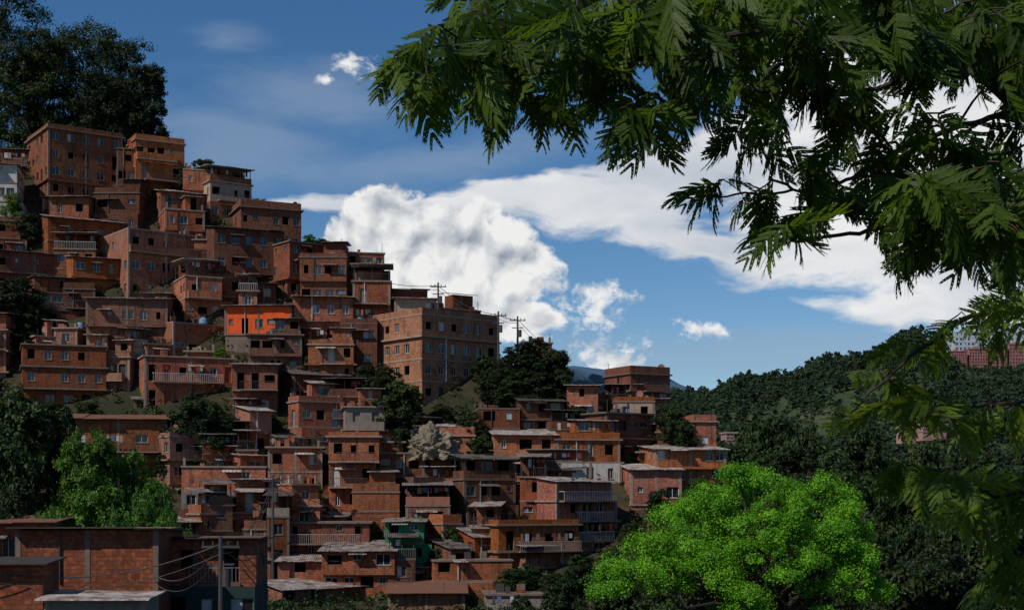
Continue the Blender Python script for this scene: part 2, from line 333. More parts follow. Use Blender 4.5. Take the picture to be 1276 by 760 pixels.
# bright green tree
def bright():
    Y=60;s=Y/F;B=MB();r=np.random.default_rng(77);lobes=[]
    cs=[(965,660,118,88),(920,640,70,58),(1010,665,84,74),(965,720,128,90),(850,700,70,62),(800,735,62,60),(880,740,90,70),(1050,735,58,65),(870,650,42,40)]
    c0=np.array([W(965,700,Y)[0],Y,0]); base=T(c0[0],Y)
    for u,v,ru,rv in cs:
        c=np.array(W(u,v,Y+r.uniform(-1,1)))
        for k in range(int(ru/4.0)):
            d=r.normal(size=3); d/=np.linalg.norm(d); d[2]=abs(d[2]) if r.random()<0.7 else d[2]
            d[1]=-abs(d[1]) if r.random()<0.6 else d[1]
            q=c+d*np.array([ru*s,ru*s*0.9,rv*s])*r.uniform(0.62,0.95); rr=r.uniform(0.3,0.7); lobes.append((*q,rr,rr,rr*0.85))
    a=(c0[0],Y,base-1); b=(c0[0]+0.2,Y,-5.0); limb(B,a,b,0.4,0.3,1,k=10)
    for i,L in enumerate(lobes):
        if i%3==0: limb(B,b,L[:3],0.14,0.02,i)
    clump_leaves(B,lobes,170000,0.10,1,78,sub=9,spread=0.6,droop=0.2,flat=0.9)
    B.obj('bright_green_tree',[bark,LB])
bright()
def slopeveg():
    B=MB();r=np.random.default_rng(9);n=4200
    y=r.uniform(120,214,n); u=r.uniform(-150,950,n); x=(u-638)*y/F
    z=terrain(x,y); rad=r.uniform(0.4,1.5,n)
    k=26; C=np.repeat(np.stack([x,y,z],-1),k,0); rr=np.repeat(rad,k)[:,None]
    d=r.normal(size=(n*k,3)); d/=np.linalg.norm(d,axis=1)[:,None]; d[:,2]=np.abs(d[:,2]); p=C+d*rr*r.uniform(0.5,1.05,(n*k,1))
    sz=r.uniform(0.25,0.55,n*k); B.leaves(p,d+r.normal(size=(n*k,3))*0.5,sz,sz*0.5,0,np.clip(np.repeat(r.uniform(0,1,n),k)+r.normal(size=n*k)*.1,0,1))
    B.obj('hillside_undergrowth',[LD])
slopeveg()
# distant forest
forest=bpy.data.objects.new('distant_forest',None); scene.collection.objects.link(forest)
cnt=0
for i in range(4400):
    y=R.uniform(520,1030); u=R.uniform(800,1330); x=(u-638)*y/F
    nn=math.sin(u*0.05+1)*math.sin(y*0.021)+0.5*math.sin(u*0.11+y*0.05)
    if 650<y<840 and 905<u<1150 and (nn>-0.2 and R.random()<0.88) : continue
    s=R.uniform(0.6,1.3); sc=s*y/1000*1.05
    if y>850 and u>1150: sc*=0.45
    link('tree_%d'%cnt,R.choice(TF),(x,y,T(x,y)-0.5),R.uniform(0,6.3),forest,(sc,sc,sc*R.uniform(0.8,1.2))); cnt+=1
# ------------------------------------------------------------------ houses
def wall(B,o,d,nin,Wd,z0,z1,ops,m):
    ops=[q for q in ops if q[0]>0.05 and q[1]<Wd-0.05 and q[3]<z1-0.02 and q[2]>=z0]
    xs_=sorted({0.0,Wd,*[q[0] for q in ops],*[q[1] for q in ops]}); zs=sorted({z0,z1,*[q[2] for q in ops],*[q[3] for q in ops]})
    def pt(s,z,dep=0): return (o[0]+d[0]*s+nin[0]*dep,o[1]+d[1]*s+nin[1]*dep,z)
    for a,b in zip(xs_,xs_[1:]):
        for c,e in zip(zs,zs[1:]):
            mx_,mz=(a+b)/2,(c+e)/2
            if any(q[0]<mx_<q[1] and q[2]<mz<q[3] for q in ops): continue
            B.quad(pt(a,c),pt(b,c),pt(b,e),pt(a,e),m,((a,c),(b,c),(b,e),(a,e)))
    for a,b,c,e,kind in ops:
        D=0.18; 
        for p,q in (((a,c),(b,c)),((b,c),(b,e)),((b,e),(a,e)),((a,e),(a,c))):
            B.quad(pt(*p),pt(*q),pt(*q,D),pt(*p,D),1)
        if kind=='w':
            B.quad(pt(a,c,D),pt(b,c,D),pt(b,e,D),pt(a,e,D),2)
            t=0.06; dd=D-0.04
            for (p,q,r_,s_) in ((a,b,c,c+t),(a,b,e-t,e),(a,a+t,c+t,e-t),(b-t,b,c+t,e-t),((a+b)/2-t/2,(a+b)/2+t/2,c+t,e-t)):
                B.quad(pt(p,r_,dd),pt(q,r_,dd),pt(q,s_,dd),pt(p,s_,dd),3)
            B.quad(pt(a-0.08,c-0.09,-0.05),pt(b+0.08,c-0.09,-0.05),pt(b+0.08,c,-0.05),pt(a-0.08,c,-0.05),1)
            B.quad(pt(a-0.08,c,-0.05),pt(b+0.08,c,-0.05),pt(b+0.08,c,0.01),pt(a-0.08,c,0.01),1)
            if R.random()<0.26:
                k=a+(b-a)*R.choice([0.5,0.5,1.0]); B.quad(pt(a+t,c+t,D-0.02),pt(k,c+t,D-0.02),pt(k,e-t,D-0.02),pt(a+t,e-t,D-0.02),R.choice([10,11,6,10]))
        elif kind=='d':
            B.quad(pt(a,c,D),pt(b,c,D),pt(b,e,D),pt(a,e,D),6)
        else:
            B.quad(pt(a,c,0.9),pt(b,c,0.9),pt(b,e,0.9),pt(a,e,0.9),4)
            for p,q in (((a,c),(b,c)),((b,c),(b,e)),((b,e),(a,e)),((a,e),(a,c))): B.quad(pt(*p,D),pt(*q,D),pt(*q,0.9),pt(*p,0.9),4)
def mkops(Wd,z0,sh,dens,door=0.0,reg=False,off=0.0):
    ops=[]; 
    nb=max(1,int(Wd/(1.8 if reg else R.uniform(1.3,2.0)))); bw=Wd/nb
    ww0=R.uniform(0.75,1.05)
    for i in range(nb):
        if R.random()>dens: continue
        ww=ww0 if reg else R.choice([0.5,0.6,0.8,0.9,1.0,1.2,1.4]); ww=min(ww,bw-0.4)
        if ww<0.35: continue
        c=(i+0.5)*bw+(0 if reg else R.uniform(-.15,.15))
        k=R.random()
        if k<door: ops.append((c-0.42,c+0.42,z0+0.22,z0+2.15,'d' if R.random()<0.6 else 'o'))
        elif k<door+0.3: ops.append((c-ww/2,c+ww/2,z0+1.0,z0+1.0+R.choice([0.9,1.1]),'o'))
        else:
            hh=R.choice([0.6,0.9,1.1,1.2]) if not reg else 1.1
            ops.append((c-ww/2,c+ww/2,z0+2.05-hh,z0+2.05,'w'))
    return ops
def railing(B,x0,x1,y0,y1,z,solid):
    if solid:
        B.box(x0,x1,y0,y0+0.12,z,z+0.85,0 if R.random()<0.85 else 7); B.box(x0,x0+0.12,y0+0.125,y1,z,z+0.85,0); B.box(x1-0.12,x1,y0+0.125,y1,z,z+0.85,0)
    else:
        m=R.choice([8,8,3])
        B.box(x0,x1,y0,y0+0.05,z+0.9,z+0.95,m); 
        n=int((x1-x0)/0.22)
        for i in range(n+1):
            x=x0+(x1-x0-0.03)*i/max(1,n); B.box(x,x+0.03,y0+0.01,y0+0.04,z,z+0.9,m)
        B.box(x0,x0+0.05,y0+0.06,y1,z+0.9,z+0.95,m); B.box(x1-0.05,x1,y0+0.06,y1,z+0.9,z+0.95,m)
def laundry(B,x0,x1,y,z):
    x=x0+0.1
    while x<x1-0.3:
        w=R.uniform(0.2,0.5); h=R.uniform(0.35,0.8)
        if R.random()<0.6: B.box(x,x+w,y,y+0.02,z-h,z,R.choice([10,11,12,6,8,7]))
        x+=w+R.uniform(0.03,0.3)
HOUSES=[]
def house(uL,uM,uR,vT,vB,st=None,th=None,Y=None,b=None,paint=None,walls='brick',roof=None,reg=False,dens=0.88,brk=None,name='brick_house',bal=None,dY=0,slabs=None,cant=True,rise=None,sheet=None):
    if Y is None: Y=Yof(vB)+dY
    s=Y/F
    if th is None: th=R.uniform(0.35,0.75) if uM-uL>10 else R.uniform(-0.06,0.25)
    a=(uR-uM)*s/math.cos(th)
    dp=(uM-uL)*s/math.sin(th) if uM-uL>10 else R.uniform(6,8)
    dp=min(max(dp,4.0),13); 
    if b: dp=b
    x,y,z=W(uM,vB,Y); H=(vB-vT)*s
    n=st or max(1,round(H/2.65)); sh=H/n
    B=MB(); dn=max(2.5,z-min(T(x,y),T(x+a*math.cos(th),y+a*math.sin(th)),T(x-dp*math.sin(th),y+dp*math.cos(th)))+1.0)
    fm=R.choice([0,0,1,0])
    if R.random()<0.22 and Y>100:      # open undercroft on posts, wall set back
        B.box(0.08,a-0.08,1.6,dp-0.08,-dn,0,fm)
        for k in range(max(2,int(a/2.5))+1):
            xx=0.1+(a-0.45)*k/max(2,int(a/2.5)); B.box(xx,xx+0.25,0.1,0.35,-dn,0,1)
    else: B.box(0.08,a-0.08,0.08,dp-0.08,-dn,0,fm)
    wm=7 if walls=='paint' else 0
    if slabs is None: slabs=R.random()<0.5
    cols=R.random()<0.4
    fx0=0.0;fy0=0.0;fx1=a
    for i in range(n):
        z0=i*sh;z1=z0+sh
        if i>0 and cant and R.random()<0.55:
            fy0=max(fy0-R.choice([0.25,0.5,0.6,-0.8]),-1.0); 
        if i>0 and cant and R.random()<0.35: fx1=fx1+R.choice([-1.6,-0.8,0.35])
        if fx1-fx0<2.2: fx1=fx0+2.2
        m=wm
        if walls=='brick' and cant and R.random()<0.045: m=7
        if walls=='ground' and i==0: m=7
        if i==n-1 and walls=='top': m=7
        e=0.05 if slabs else 0.004
        if i>0 and R.random()<0.25: e=R.uniform(0.15,0.5)
        B.box(fx0-e,fx1+e,fy0-e,dp+e,z0,z0+0.2,1 if slabs else m)
        w=fx1-fx0; l=dp-fy0
        balc=(bal if bal is not None else (R.random()<0.36)) and i>0 and a>3
        of=mkops(w,z0,sh,dens,0.35 if balc else (0.18 if i==0 else 0.06),reg)
        wall(B,(fx0,fy0),(1,0),(0,1),w,z0+0.2,z1,of,m)
        wall(B,(fx0,fy0),(0,1),(1,0),l,z0+0.2,z1,mkops(l,z0,sh,dens*0.65,0.03,reg),m)
        wall(B,(fx1,fy0),(0,1),(-1,0),l,z0+0.2,z1,mkops(l,z0,sh,dens*0.5,0.03,reg),m)
        wall(B,(fx0,dp),(1,0),(0,-1),w,z0+0.2,z1,[],m)
        B.quad((fx0,fy0,z1-0.01),(fx1,fy0,z1-0.01),(fx1,dp,z1-0.01),(fx0,dp,z1-0.01),1)
        if cols:
            for xx in ([fx0,fx1-0.25]+([fx0+w/2-0.12] if w>5.5 else [])):
                B.box(xx-0.03 if xx==fx0 else xx,xx+0.28 if xx!=fx0 else xx+0.25,fy0-0.03,fy0+0.2,z0+0.2+0.003,z1-0.003,1)
        if balc:
            bx0=fx0+R.uniform(0,0.3)*w; bx1=fx1-R.uniform(0,0.2)*w; by=fy0-R.uniform(0.8,1.2)
            B.box(bx0,bx1,by,fy0-0.06-e,z0+0.02,z0+0.17,1); railing(B,bx0,bx1,by,fy0-e-0.07,z0+0.171,R.random()<0.45)
            if R.random()<0.4: laundry(B,bx0,bx1,by+0.1,z0+1.9)
        if R.random()<0.25: B.box(fx0+w*0.3,fx0+w*0.3+0.1,fy0-0.13,fy0-0.04,z0+0.2,z1,R.choice([3,8]))
        if R.random()<0.3 and w>3 and cant:
            ax=fx0+R.uniform(0.1,0.5)*w; aw=R.uniform(1.2,2.4); za=z0+2.25
            B.quad((ax,fy0-0.9,za-0.25),(ax+aw,fy0-0.9,za-0.25),(ax+aw,fy0-0.01,za),(ax,fy0-0.01,za),5)
    zt=H; e=R.uniform(0.02,0.35)
    roof=roof or R.choice(['flat','parapet','zinc','zinc','zinc','terrace','terrace','parapet'])
    if roof in('flat','parapet','terrace'):
        B.box(fx0-e,fx1+e,fy0-e,dp+e,zt,zt+0.18,1)
        if roof=='parapet':
            hh=R.uniform(0.5,1.1); B.box(fx0,fx1,fy0,fy0+0.12,zt+0.181,zt+hh,wm); B.box(fx0,fx0+0.12,fy0+0.121,dp,zt+0.181,zt+hh,wm); B.box(fx1-0.12,fx1,fy0+0.121,dp,zt+0.181,zt+hh*0.9,wm)
            if R.random()<0.3: laundry(B,fx0+0.3,fx1-0.3,fy0+1.5,zt+2.0)
        if roof!='terrace':
            for xx in (fx0+0.14,fx1-0.4):
                for yy in (fy0+0.14,dp-0.5):
                    hh=R.uniform(0.3,1.2)
                    if R.random()<0.6: B.box(xx,xx+0.25,yy,yy+0.25,zt+0.181,zt+hh,1)
                    B.box(xx+0.05,xx+0.08,yy+0.05,yy+0.08,zt+0.181,zt+hh+0.6,8); B.box(xx+0.18,xx+0.21,yy+0.1,yy+0.13,zt+0.181,zt+hh+0.5,8)
            if R.random()<0.5 and fx1-fx0>4 and cant:
                k=fx0+(fx1-fx0)*R.uniform(0.3,0.6); 
                wall(B,(k,fy0+1.5),(1,0),(0,1),fx1-k-0.3,zt+0.181,zt+2.2,mkops(fx1-k-0.3,zt,2.4,0.8,0.3),wm); 
                wall(B,(k,fy0+1.5),(0,1),(1,0),dp-fy0-1.8,zt+0.181,zt+2.2,[],wm); wall(B,(fx1-0.3,fy0+1.5),(0,1),(1,0),dp-fy0-1.8,zt+0.181,zt+2.2,[],wm)
                roofsheet(B,k-0.3,fx1+0.1,fy0+1.0,dp,zt+2.21,0.5,5)
            for k in range(R.randint(0,6)):   # stored bricks, buckets, planks
                xx=R.uniform(fx0+0.2,fx1-0.9);yy=R.uniform(fy0+0.2,fy0+2); B.box(xx,xx+R.uniform(0.3,0.8),yy,yy+R.uniform(0.3,0.6),zt+0.181,zt+0.181+R.uniform(0.3,0.9),R.choice([0,0,1,6,8]))
        else:
            ph=2.2
            for xx in (fx0+0.1,(fx0+fx1)/2,fx1-0.2):
                for yy in (fy0+0.1,dp-0.3): B.box(xx,xx+0.1,yy,yy+0.1,zt+0.181,zt+ph,8)
            railing(B,fx0,fx1,fy0,dp,zt+0.181,R.random()<0.6)
            wall(B,(fx0,dp-2.5),(1,0),(0,1),fx1-fx0,zt+0.181,zt+ph,mkops(fx1-fx0,zt,2.4,0.8,0.4),wm)
            roofsheet(B,fx0-0.4,fx1+0.4,fy0-0.4,dp,zt+ph+0.01,0.5,5)
            if R.random()<0.7: laundry(B,fx0+0.2,fx1-0.2,fy0+0.5,zt+2.0)
    else:
        rise=R.uniform(0.3,1.1) if rise is None else rise
        mt=9 if roof=='tile' else 5
        for xx in (fx0+0.002,fx1-0.002): B.quad((xx,fy0,zt-0.01),(xx,dp,zt-0.01),(xx,dp,zt+rise),(xx,fy0,zt),wm,((0,0),(5,0),(5,rise),(0,0)))
        B.quad((fx0,dp,zt),(fx1,dp,zt),(fx1,dp,zt+rise),(fx0,dp,zt+rise),wm)
        roofsheet(B,fx0-0.35,fx1+0.35,fy0-0.6,dp+0.2,zt+0.02-0.6*rise/dp,rise*(dp-fy0+0.8)/dp,mt)
        if cant:
            for k in range(R.randint(0,5)):
                xx=R.uniform(fx0,fx1-0.4);yy=R.uniform(fy0,dp-1); zz=zt+rise*yy/dp+0.09; B.box(xx,xx+0.35,yy,yy+0.2,zz,zz+0.15,R.choice([0,1]))
    pk=paint or R.choice(['white','cream','rust','grey','grey','rust','pink','grey','pink','cream'])
    dk=R.choice(['white','rust','grey','blue','cream','teal','rust'])
    mats=[brk if brk is not None else R.choice([BR[0],BR[1],BR[1],BR[2],BR[3],BR[2],BR[1]]),conc,glass,frame,dark,sheet or zinc,paints[dk],paints[pk],rail,tile,cl[0],cl[1],cl[2]]
    o=B.obj(name,mats,(x,y,z),th); HOUSES.append((o,fx0,fx1,fy0,dp,zt,roof,th)); return o
def roofsheet(B,x0,x1,y0,y1,z,rise,m):
    t=0.07
    cuts=[x0]; 
    while cuts[-1]<x1-1.5: cuts.append(cuts[-1]+R.uniform(1.2,3.0))
    cuts[-1]=x1 if len(cuts)>1 else cuts[-1]
    if len(cuts)==1: cuts.append(x1)
    for a,b_ in zip(cuts,cuts[1:]):
        ya=y0+R.uniform(-0.2,0.15); dz=R.uniform(0,0.06); r2=rise+R.uniform(-0.08,0.08)
        p=[(a,ya,z+dz),(b_,ya,z+dz),(b_,y1,z+r2+dz),(a,y1,z+r2+dz)]; q=[(c[0],c[1],c[2]+t) for c in p]
        B.quad(*q,m,((a,0),(b_,0),(b_,5),(a,5))); B.quad(*p,m,((a,0),(b_,0),(b_,5),(a,5)))
        for i in range(4):
            j=(i+1)%4; B.quad(p[i],p[j],q[j],q[i],m)
H=[ # uL,uM,uR,vT,vB,kw
(8,60,138,160,268,dict(st=5,th=0.6,reg=True,dens=1,brk=BR[2],roof='parapet',bal=False,cant=False)),
(-30,-20,26,205,300,dict(walls='paint',paint='white',roof='zinc')),
(136,145,170,184,255,dict(roof='flat',brk=BR[1])),
(150,168,222,175,250,dict(st=3,th=0.5,brk=BR[0],roof='parapet')),
(222,228,268,212,262,dict(brk=BR[1],roof='flat')),(188,200,262,238,285,dict(brk=BR[1])),
(238,262,308,226,275,dict(walls='top',paint='cream',st=2,roof='terrace')),
(108,116,172,240,292,dict(brk=BR[2],roof='parapet')),(56,62,118,246,300,dict(brk=BR[1],roof='zinc')),
(160,205,250,262,312,dict(brk=BR[1])),(262,300,371,258,312,dict(brk=BR[0],st=2,th=0.4,roof='parapet')),
(45,60,160,270,330,dict(roof='zinc',brk=BR[1])),(100,160,240,285,372,dict(reg=True,dens=0.9,brk=BR[2],roof='flat')),
(245,266,348,284,368,dict(st=3,reg=True,dens=0.95,brk=BR[2],roof='zinc',bal=False)),
(-40,-10,78,312,366,dict(roof='zinc')),(72,90,156,320,372,dict()),(205,230,285,345,400,dict(brk=BR[0])),
(-50,-20,104,360,428,dict(brk=BR[0],roof='flat')),(98,108,206,372,442,dict(st=2,roof='zinc')),
(276,280,364,382,418,dict(walls='paint',paint='orange',st=1,roof='zinc',dens=1,brk=BR[0],dY=-2,rise=0.2)),
(205,216,300,402,446,dict(st=1,roof='flat',brk=BR[2])),(300,310,375,418,470,dict(roof='flat')),
(345,358,420,302,372,dict(brk=BR[1],roof='flat')),(368,374,432,322,380,dict(roof='parapet')),(424,432,479,314,362,dict(brk=BR[2],roof='flat',st=2)),
(358,366,438,370,430,dict(brk=BR[1],reg=True)),(430,440,486,352,410,dict()),(458,464,532,360,404,dict(roof='zinc',st=1)),(486,492,540,372,420,dict(roof='zinc')),
(457,526,619,392,503,dict(st=4,th=0.72,reg=True,dens=1,brk=BR[3],roof='parapet',bal=False,cant=False,slabs=True)),
(526,540,598,384,420,dict(dY=2,brk=BR[1],roof='flat')),(418,424,470,404,462,dict(brk=BR[1])),(376,384,440,430,480,dict(brk=BR[2])),
(-30,28,130,430,512,dict(th=0.35,reg=True,brk=BR[1],roof='flat',dens=0.8)),(150,180,285,444,508,dict(st=2,th=0.4,roof='flat',brk=BR[1],reg=True,dens=0.9)),
(282,290,345,455,520,dict(roof='zinc',bal=True)),(80,86,203,522,606,dict(roof='tile',brk=BR[2],st=2,dens=0.5)),(112,120,162,446,506,dict(dY=3)),
(352,366,440,466,510,dict(roof='zinc',st=1)),(360,376,424,500,565,dict(brk=BR[1])),(420,430,496,508,566,dict(walls='top',paint='grey',st=2,roof='flat',dens=1)),
(326,334,400,558,620,dict(brk=BR[0],st=2,reg=True)),(400,410,468,545,640,dict(brk=BR[1],st=3)),(465,472,576,565,625,dict(roof='flat',st=2,brk=BR[2])),
(220,226,328,582,640,dict(walls='ground',paint='grey',st=2,brk=BR[0],roof='flat',dens=0.6)),(350,356,460,652,705,dict(st=2,brk=BR[1],roof='flat')),
(434,440,497,614,662,dict(roof='parapet')),(474,480,538,650,706,dict(walls='paint',paint='green',st=2,roof='zinc',dens=1,dY=-1,rise=0.2)),
(395,402,488,686,745,dict(brk=BR[0],st=2)),(534,542,640,700,752,dict(brk=BR[0],roof='flat')),(570,582,646,598,660,dict(st=2,roof='terrace')),
(606,616,692,542,600,dict(brk=BR[0],st=2)),(690,696,776,548,606,dict(walls='ground',paint='white',brk=BR[0],st=2,roof='parapet')),
(688,700,780,600,702,dict(st=4,brk=BR[1],roof='zinc',bal=True)),(602,620,722,655,722,dict(st=2,brk=BR[0],roof='parapet')),
(757,786,838,466,510,dict(st=2,th=0.5,brk=BR[0],roof='parapet')),(700,706,745,480,528,dict()),(742,756,826,515,578,dict(st=2,brk=BR[1])),
(640,648,702,500,548,dict()),(588,596,656,510,560,dict(roof='flat')),(808,816,906,560,608,dict(brk=BR[0],st=2,roof='zinc',paint='pink')),(778,786,850,585,630,dict(roof='zinc',paint='pink')),
(858,864,893,526,565,dict(st=1)),(655,662,730,560,612,dict(brk=BR[2])),(640,648,700,595,655,dict()),(730,738,790,520,560,dict(roof='flat')),
(335,345,440,700,752,dict(roof='zinc')),(340,352,470,735,790,dict(roof='zinc',st=2)),(476,484,600,738,792,dict(roof='tile',st=2)),(596,606,684,742,792,dict(roof='flat',st=2)),
(648,655,688,428,470,dict(dY=10,st=1,roof='flat')),
]
rects=[]
for h in H:
    house(*h[:5],**h[5]); rects.append((h[0],h[2],h[3],h[4]))
# foreground pair, lower left
house(12,20,194,660,800,st=2,Y=78,th=0.06,roof='zinc',rise=-0.3,brk=BR[4],dens=0.0,b=8,bal=False,cant=False,slabs=False,sheet=zdark)
house(196,204,316,672,790,st=2,Y=82,th=0.08,roof='zinc',rise=-0.2,brk=BR[4],b=8,walls='ground',paint='teal',bal=True,sheet=zdark)
house(-60,-50,62,652,770,st=2,Y=88,th=0.1,roof='tile',brk=BR[4],b=8,rise=0.3)
house(-40,-30,52,704,800,st=1,Y=71,th=0.05,roof='zinc',b=3,dens=0.2,rise=0.1,brk=BR[4],sheet=zdark,cant=False)
house(50,56,180,748,820,st=1,Y=70,th=0.02,roof='zinc',rise=0.1,walls='paint',paint='grey',b=3,dens=0.0,cant=False)
sk=[(-80,175),(0,168),(8,160),(138,165),(150,172),(222,174),(225,212),(300,228),(308,256),(371,262),(373,300),(425,314),(479,316),(481,352),(530,364),(619,390),(621,500),(700,500),(702,480),(838,470),(840,530),(893,530),(900,562),(912,620)]
su=[q[0] for q in sk];sv=[q[1] for q in sk]
zones=[(-200,216,520,800),(204,296,488,588),(446,600,470,562),(618,716,400,500),(-30,60,345,410),(0,46,235,295),(505,575,530,580),(690,1000,700,800)]
R=random.Random(23); nf=0
for vB in range(226,770,14):
    u=-80+R.uniform(0,30)
    while u<900:
        w=R.uniform(26,62); n=R.choice([1,2,2,2,3]); Y=Yof(vB)+2.5; hp=n*2.6*F/Y; vb=vB+R.uniform(-7,7); vt=vb-hp
        uL=u;uR=u+w; u+=w*R.uniform(0.72,0.98)
        lim=max(np.interp(uL,su,sv),np.interp(uR,su,sv),np.interp((uL+uR)/2,su,sv))+6
        if vt<lim:
            if vb-2.6*F/Y>lim: n=1; vt=vb-2.6*F/Y
            else: continue
        if any(z[0]<(uL+uR)/2<z[1] and z[2]<vb-6<z[3] for z in zones): continue
        if uR>np.interp(vb,[500,560,610,650,700,760],[840,870,900,800,790,690]): continue
        bad=False
        for r_ in rects:
            ox=max(0,min(uR,r_[1])-max(uL,r_[0])); a=ox*max(0,min(vb,r_[3])-max(vt,r_[2]))
            if vb<=r_[3]:
                if a/(w*(vb-vt))>0.8: bad=True
            elif ox>0:   # stands in front of a surveyed house: may only hide its base
                if vt<r_[3]-0.34*(r_[3]-r_[2]) and ox>0.12*(r_[1]-r_[0]): bad=True
        if bad: continue
        k=R.random(); uM=uL+(w*R.uniform(0.2,0.45) if k<0.4 else 5)
        house(uL,uM,uR,vt,vb,st=n,dY=2.5,reg=R.random()<0.35); nf+=1
print('fill',nf)
# ------------------------------------------------------------------ roof furniture
def dish(x,y,z,rz):
    B=MB(); B.tube([(0,0,0),(0,0,0.7)],0.03,0,5)
    rings=[];k=14
    for i in range(5):
        r=0.42*i/4+0.01; 
        for j in range(k):
            a=2*math.pi*j/k; rings.append((r*math.cos(a),-0.12+0.35*(0.42**2-r*r)*1.2,0.85+r*math.sin(a)))
    f=[(i*k+j,i*k+(j+1)%k,(i+1)*k+(j+1)%k,(i+1)*k+j) for i in range(4) for j in range(k)]
    B.arr(rings,f,1); B.tube([(0,-0.05,0.5),(0,-0.5,0.75)],0.015,0,4)
    B.obj('satellite_dish',[rail,R.choice([paints['grey'],paints['rust'],paints['pink']])],(x,y,z),rz)
def tank(x,y,z):
    B=MB(); k=16; pr=[(0.0,0),(0.5,0),(0.56,0.1),(0.56,0.35),(0.59,0.38),(0.56,0.41),(0.56,0.8),(0.5,0.95),(0.28,1.05),(0.26,1.15),(0.0,1.17)]
    V=[(r*math.cos(2*math.pi*j/k),r*math.sin(2*math.pi*j/k),h) for r,h in pr for j in range(k)]
    f=[(i*k+j,i*k+(j+1)%k,(i+1)*k+(j+1)%k,(i+1)*k+j) for i in range(len(pr)-1) for j in range(k)]
    B.arr(V,f,0); B.obj('roof_water_tank',[R.choice([rail,rail,rail,paints['blue']])],(x,y,z),smooth=True)
for (o,x0,x1,y0,dp,zt,rf,th) in HOUSES:
    def wp(x,y,z): return (o.location.x+math.cos(th)*x-math.sin(th)*y,o.location.y+math.sin(th)*x+math.cos(th)*y,o.location.z+z)
    if rf in('flat','parapet') and o.location.y>100:
        if R.random()<0.25: dish(*wp(R.uniform(x0+0.5,x1-0.5),y0+0.7,zt+0.18),R.uniform(-0.8,0.8))
        if R.random()<0.25: tank(*wp(R.uniform(x0+1,x1-1),dp*0.55,zt+0.18))
def pole(u,vt,vb,Y,arms=True):
    x,y,z=W(u,vb,Y); z2=W(u,vt,Y)[2]; zb=min(z,T(x,y)); B=MB(); h=z2-zb
    B.tube([(0,0,0),(0,0,h*0.5),(0,0,h)],[0.17,0.14,0.1],0,8)
    if arms:
        B.box(-1.0,1.0,-0.06,0.06,h-0.6,h-0.48,1); B.box(-0.7,0.7,-0.06,0.06,h-1.5,h-1.4,1)
        for xx in(-0.9,-0.4,0.4,0.9): B.tube([(xx,0,h-0.48),(xx,0,h-0.25)],0.05,1,6)
        B.tube([(0.3,0,h-2.6),(0.3,0,h-1.7)],[0.22,0.22],1,10)
    B.obj('utility_pole',[rail,rail],(x,y,zb)); return (x,y,z2-0.4)
def wire(a,b,sag=1.0,r=0.03):
    t=np.linspace(0,1,14)[:,None]; p=np.array(a)*(1-t)+np.array(b)*t; p[:,2]-=4*sag*(t*(1-t))[:,0]; B=MB(); B.tube(p,r,0,4); B.obj('overhead_cable',[rail])
p1=pole(546,352,400,178); p2=pole(621,388,450,176); p3=pole(645,394,450,178); p4=pole(275,668,790,74); p5=pole(340,592,660,138)
p7=W(840,520,165)
for a,b,s in [(p1,p2,.8),(p2,p3,.2),(p3,p7,2),(p1,W(420,330,190),1),(p4,W(-60,700,70),1.2),(p4,W(320,690,84),.6),(p4,p5,1.5),(p5,W(480,640,146),1),(p4,W(190,715,78),1.0),(p5,W(400,560,150),1)]: 
    wire(a,b,s,0.035); wire((a[0],a[1],a[2]-0.5),(b[0],b[1],b[2]-0.4),s*1.15,0.025)
# rock outcrop
def rock():
    B=MB(); n=34; x0,y0,z0=W(540,552,157)
    V=[]
    from mathutils import noise
    for i in range(n):
        for j in range(n):
            a=math.pi*j/(n-1); ph=math.pi*0.6*i/(n-1); d=Vector((math.cos(a)*math.sin(ph+0.1),-math.sin(a)*math.sin(ph+0.1),math.cos(ph)))
            k=1+0.35*noise.noise(d*2.3)+0.25*noise.noise(d*6)+0.12*noise.noise(d*14); V.append((d.x*2.7*k,d.y*2.2*k,d.z*2.6*k))
    idx=np.arange(n*n).reshape(n,n); B.arr(V,np.stack([idx[:-1,:-1],idx[:-1,1:],idx[1:,1:],idx[1:,:-1]],-1).reshape(-1,4))
    B.obj('rock_outcrop',[plain('rock',(0.20,0.165,0.12),0.95,0.8,0.6,dirt=(0.07,0.06,0.04))],(x0,y0,z0-1.0))
rock()
# ------------------------------------------------------------------ distant city blocks
def block(name,u0,u1,vt,vb,Y,m,nst,nb,dep=16,th=0.15,fd=25):
    s=Y/F; a=(u1-u0)*s; x,y,z=W(u0,vb,Y); Hh=(vb-vt)*s; B=MB(); sh=Hh/nst; bw=a/nb
    for i in range(nst):
        ops=[((k+0.22)*bw,(k+0.78)*bw,i*sh+sh*0.32,i*sh+sh*0.82,'w') for k in range(nb)]
        wall(B,(0,0),(1,0),(0,1),a,i*sh,(i+1)*sh,ops,0); 
        wall(B,(0,0),(0,1),(1,0),dep,i*sh,(i+1)*sh,[(dep*0.3,dep*0.4,i*sh+sh*0.3,i*sh+sh*0.8,'w'),(dep*0.6,dep*0.7,i*sh+sh*0.3,i*sh+sh*0.8,'w')],0)
        wall(B,(a,0),(0,1),(-1,0),dep,i*sh,(i+1)*sh,[],0); B.box(-0.15,a+0.15,-0.15,-0.01,i*sh-0.15,i*sh+0.15,1)
    wall(B,(0,dep),(1,0),(0,-1),a,0,Hh,[],0); B.box(-0.3,a+0.3,-0.3,dep+0.3,Hh,Hh+0.5,1); B.box(a*0.4,a*0.6,dep*0.3,dep*0.6,Hh+0.5,Hh+min(2.5,Hh*0.2),0); B.box(0.1,a-0.1,0.1,dep-0.1,-fd,-0.2,0)
    B.obj(name,[m,m,glass,m,dark,zinc,frame,frame,rail,tile,m,m,m],(x,y,z),th)
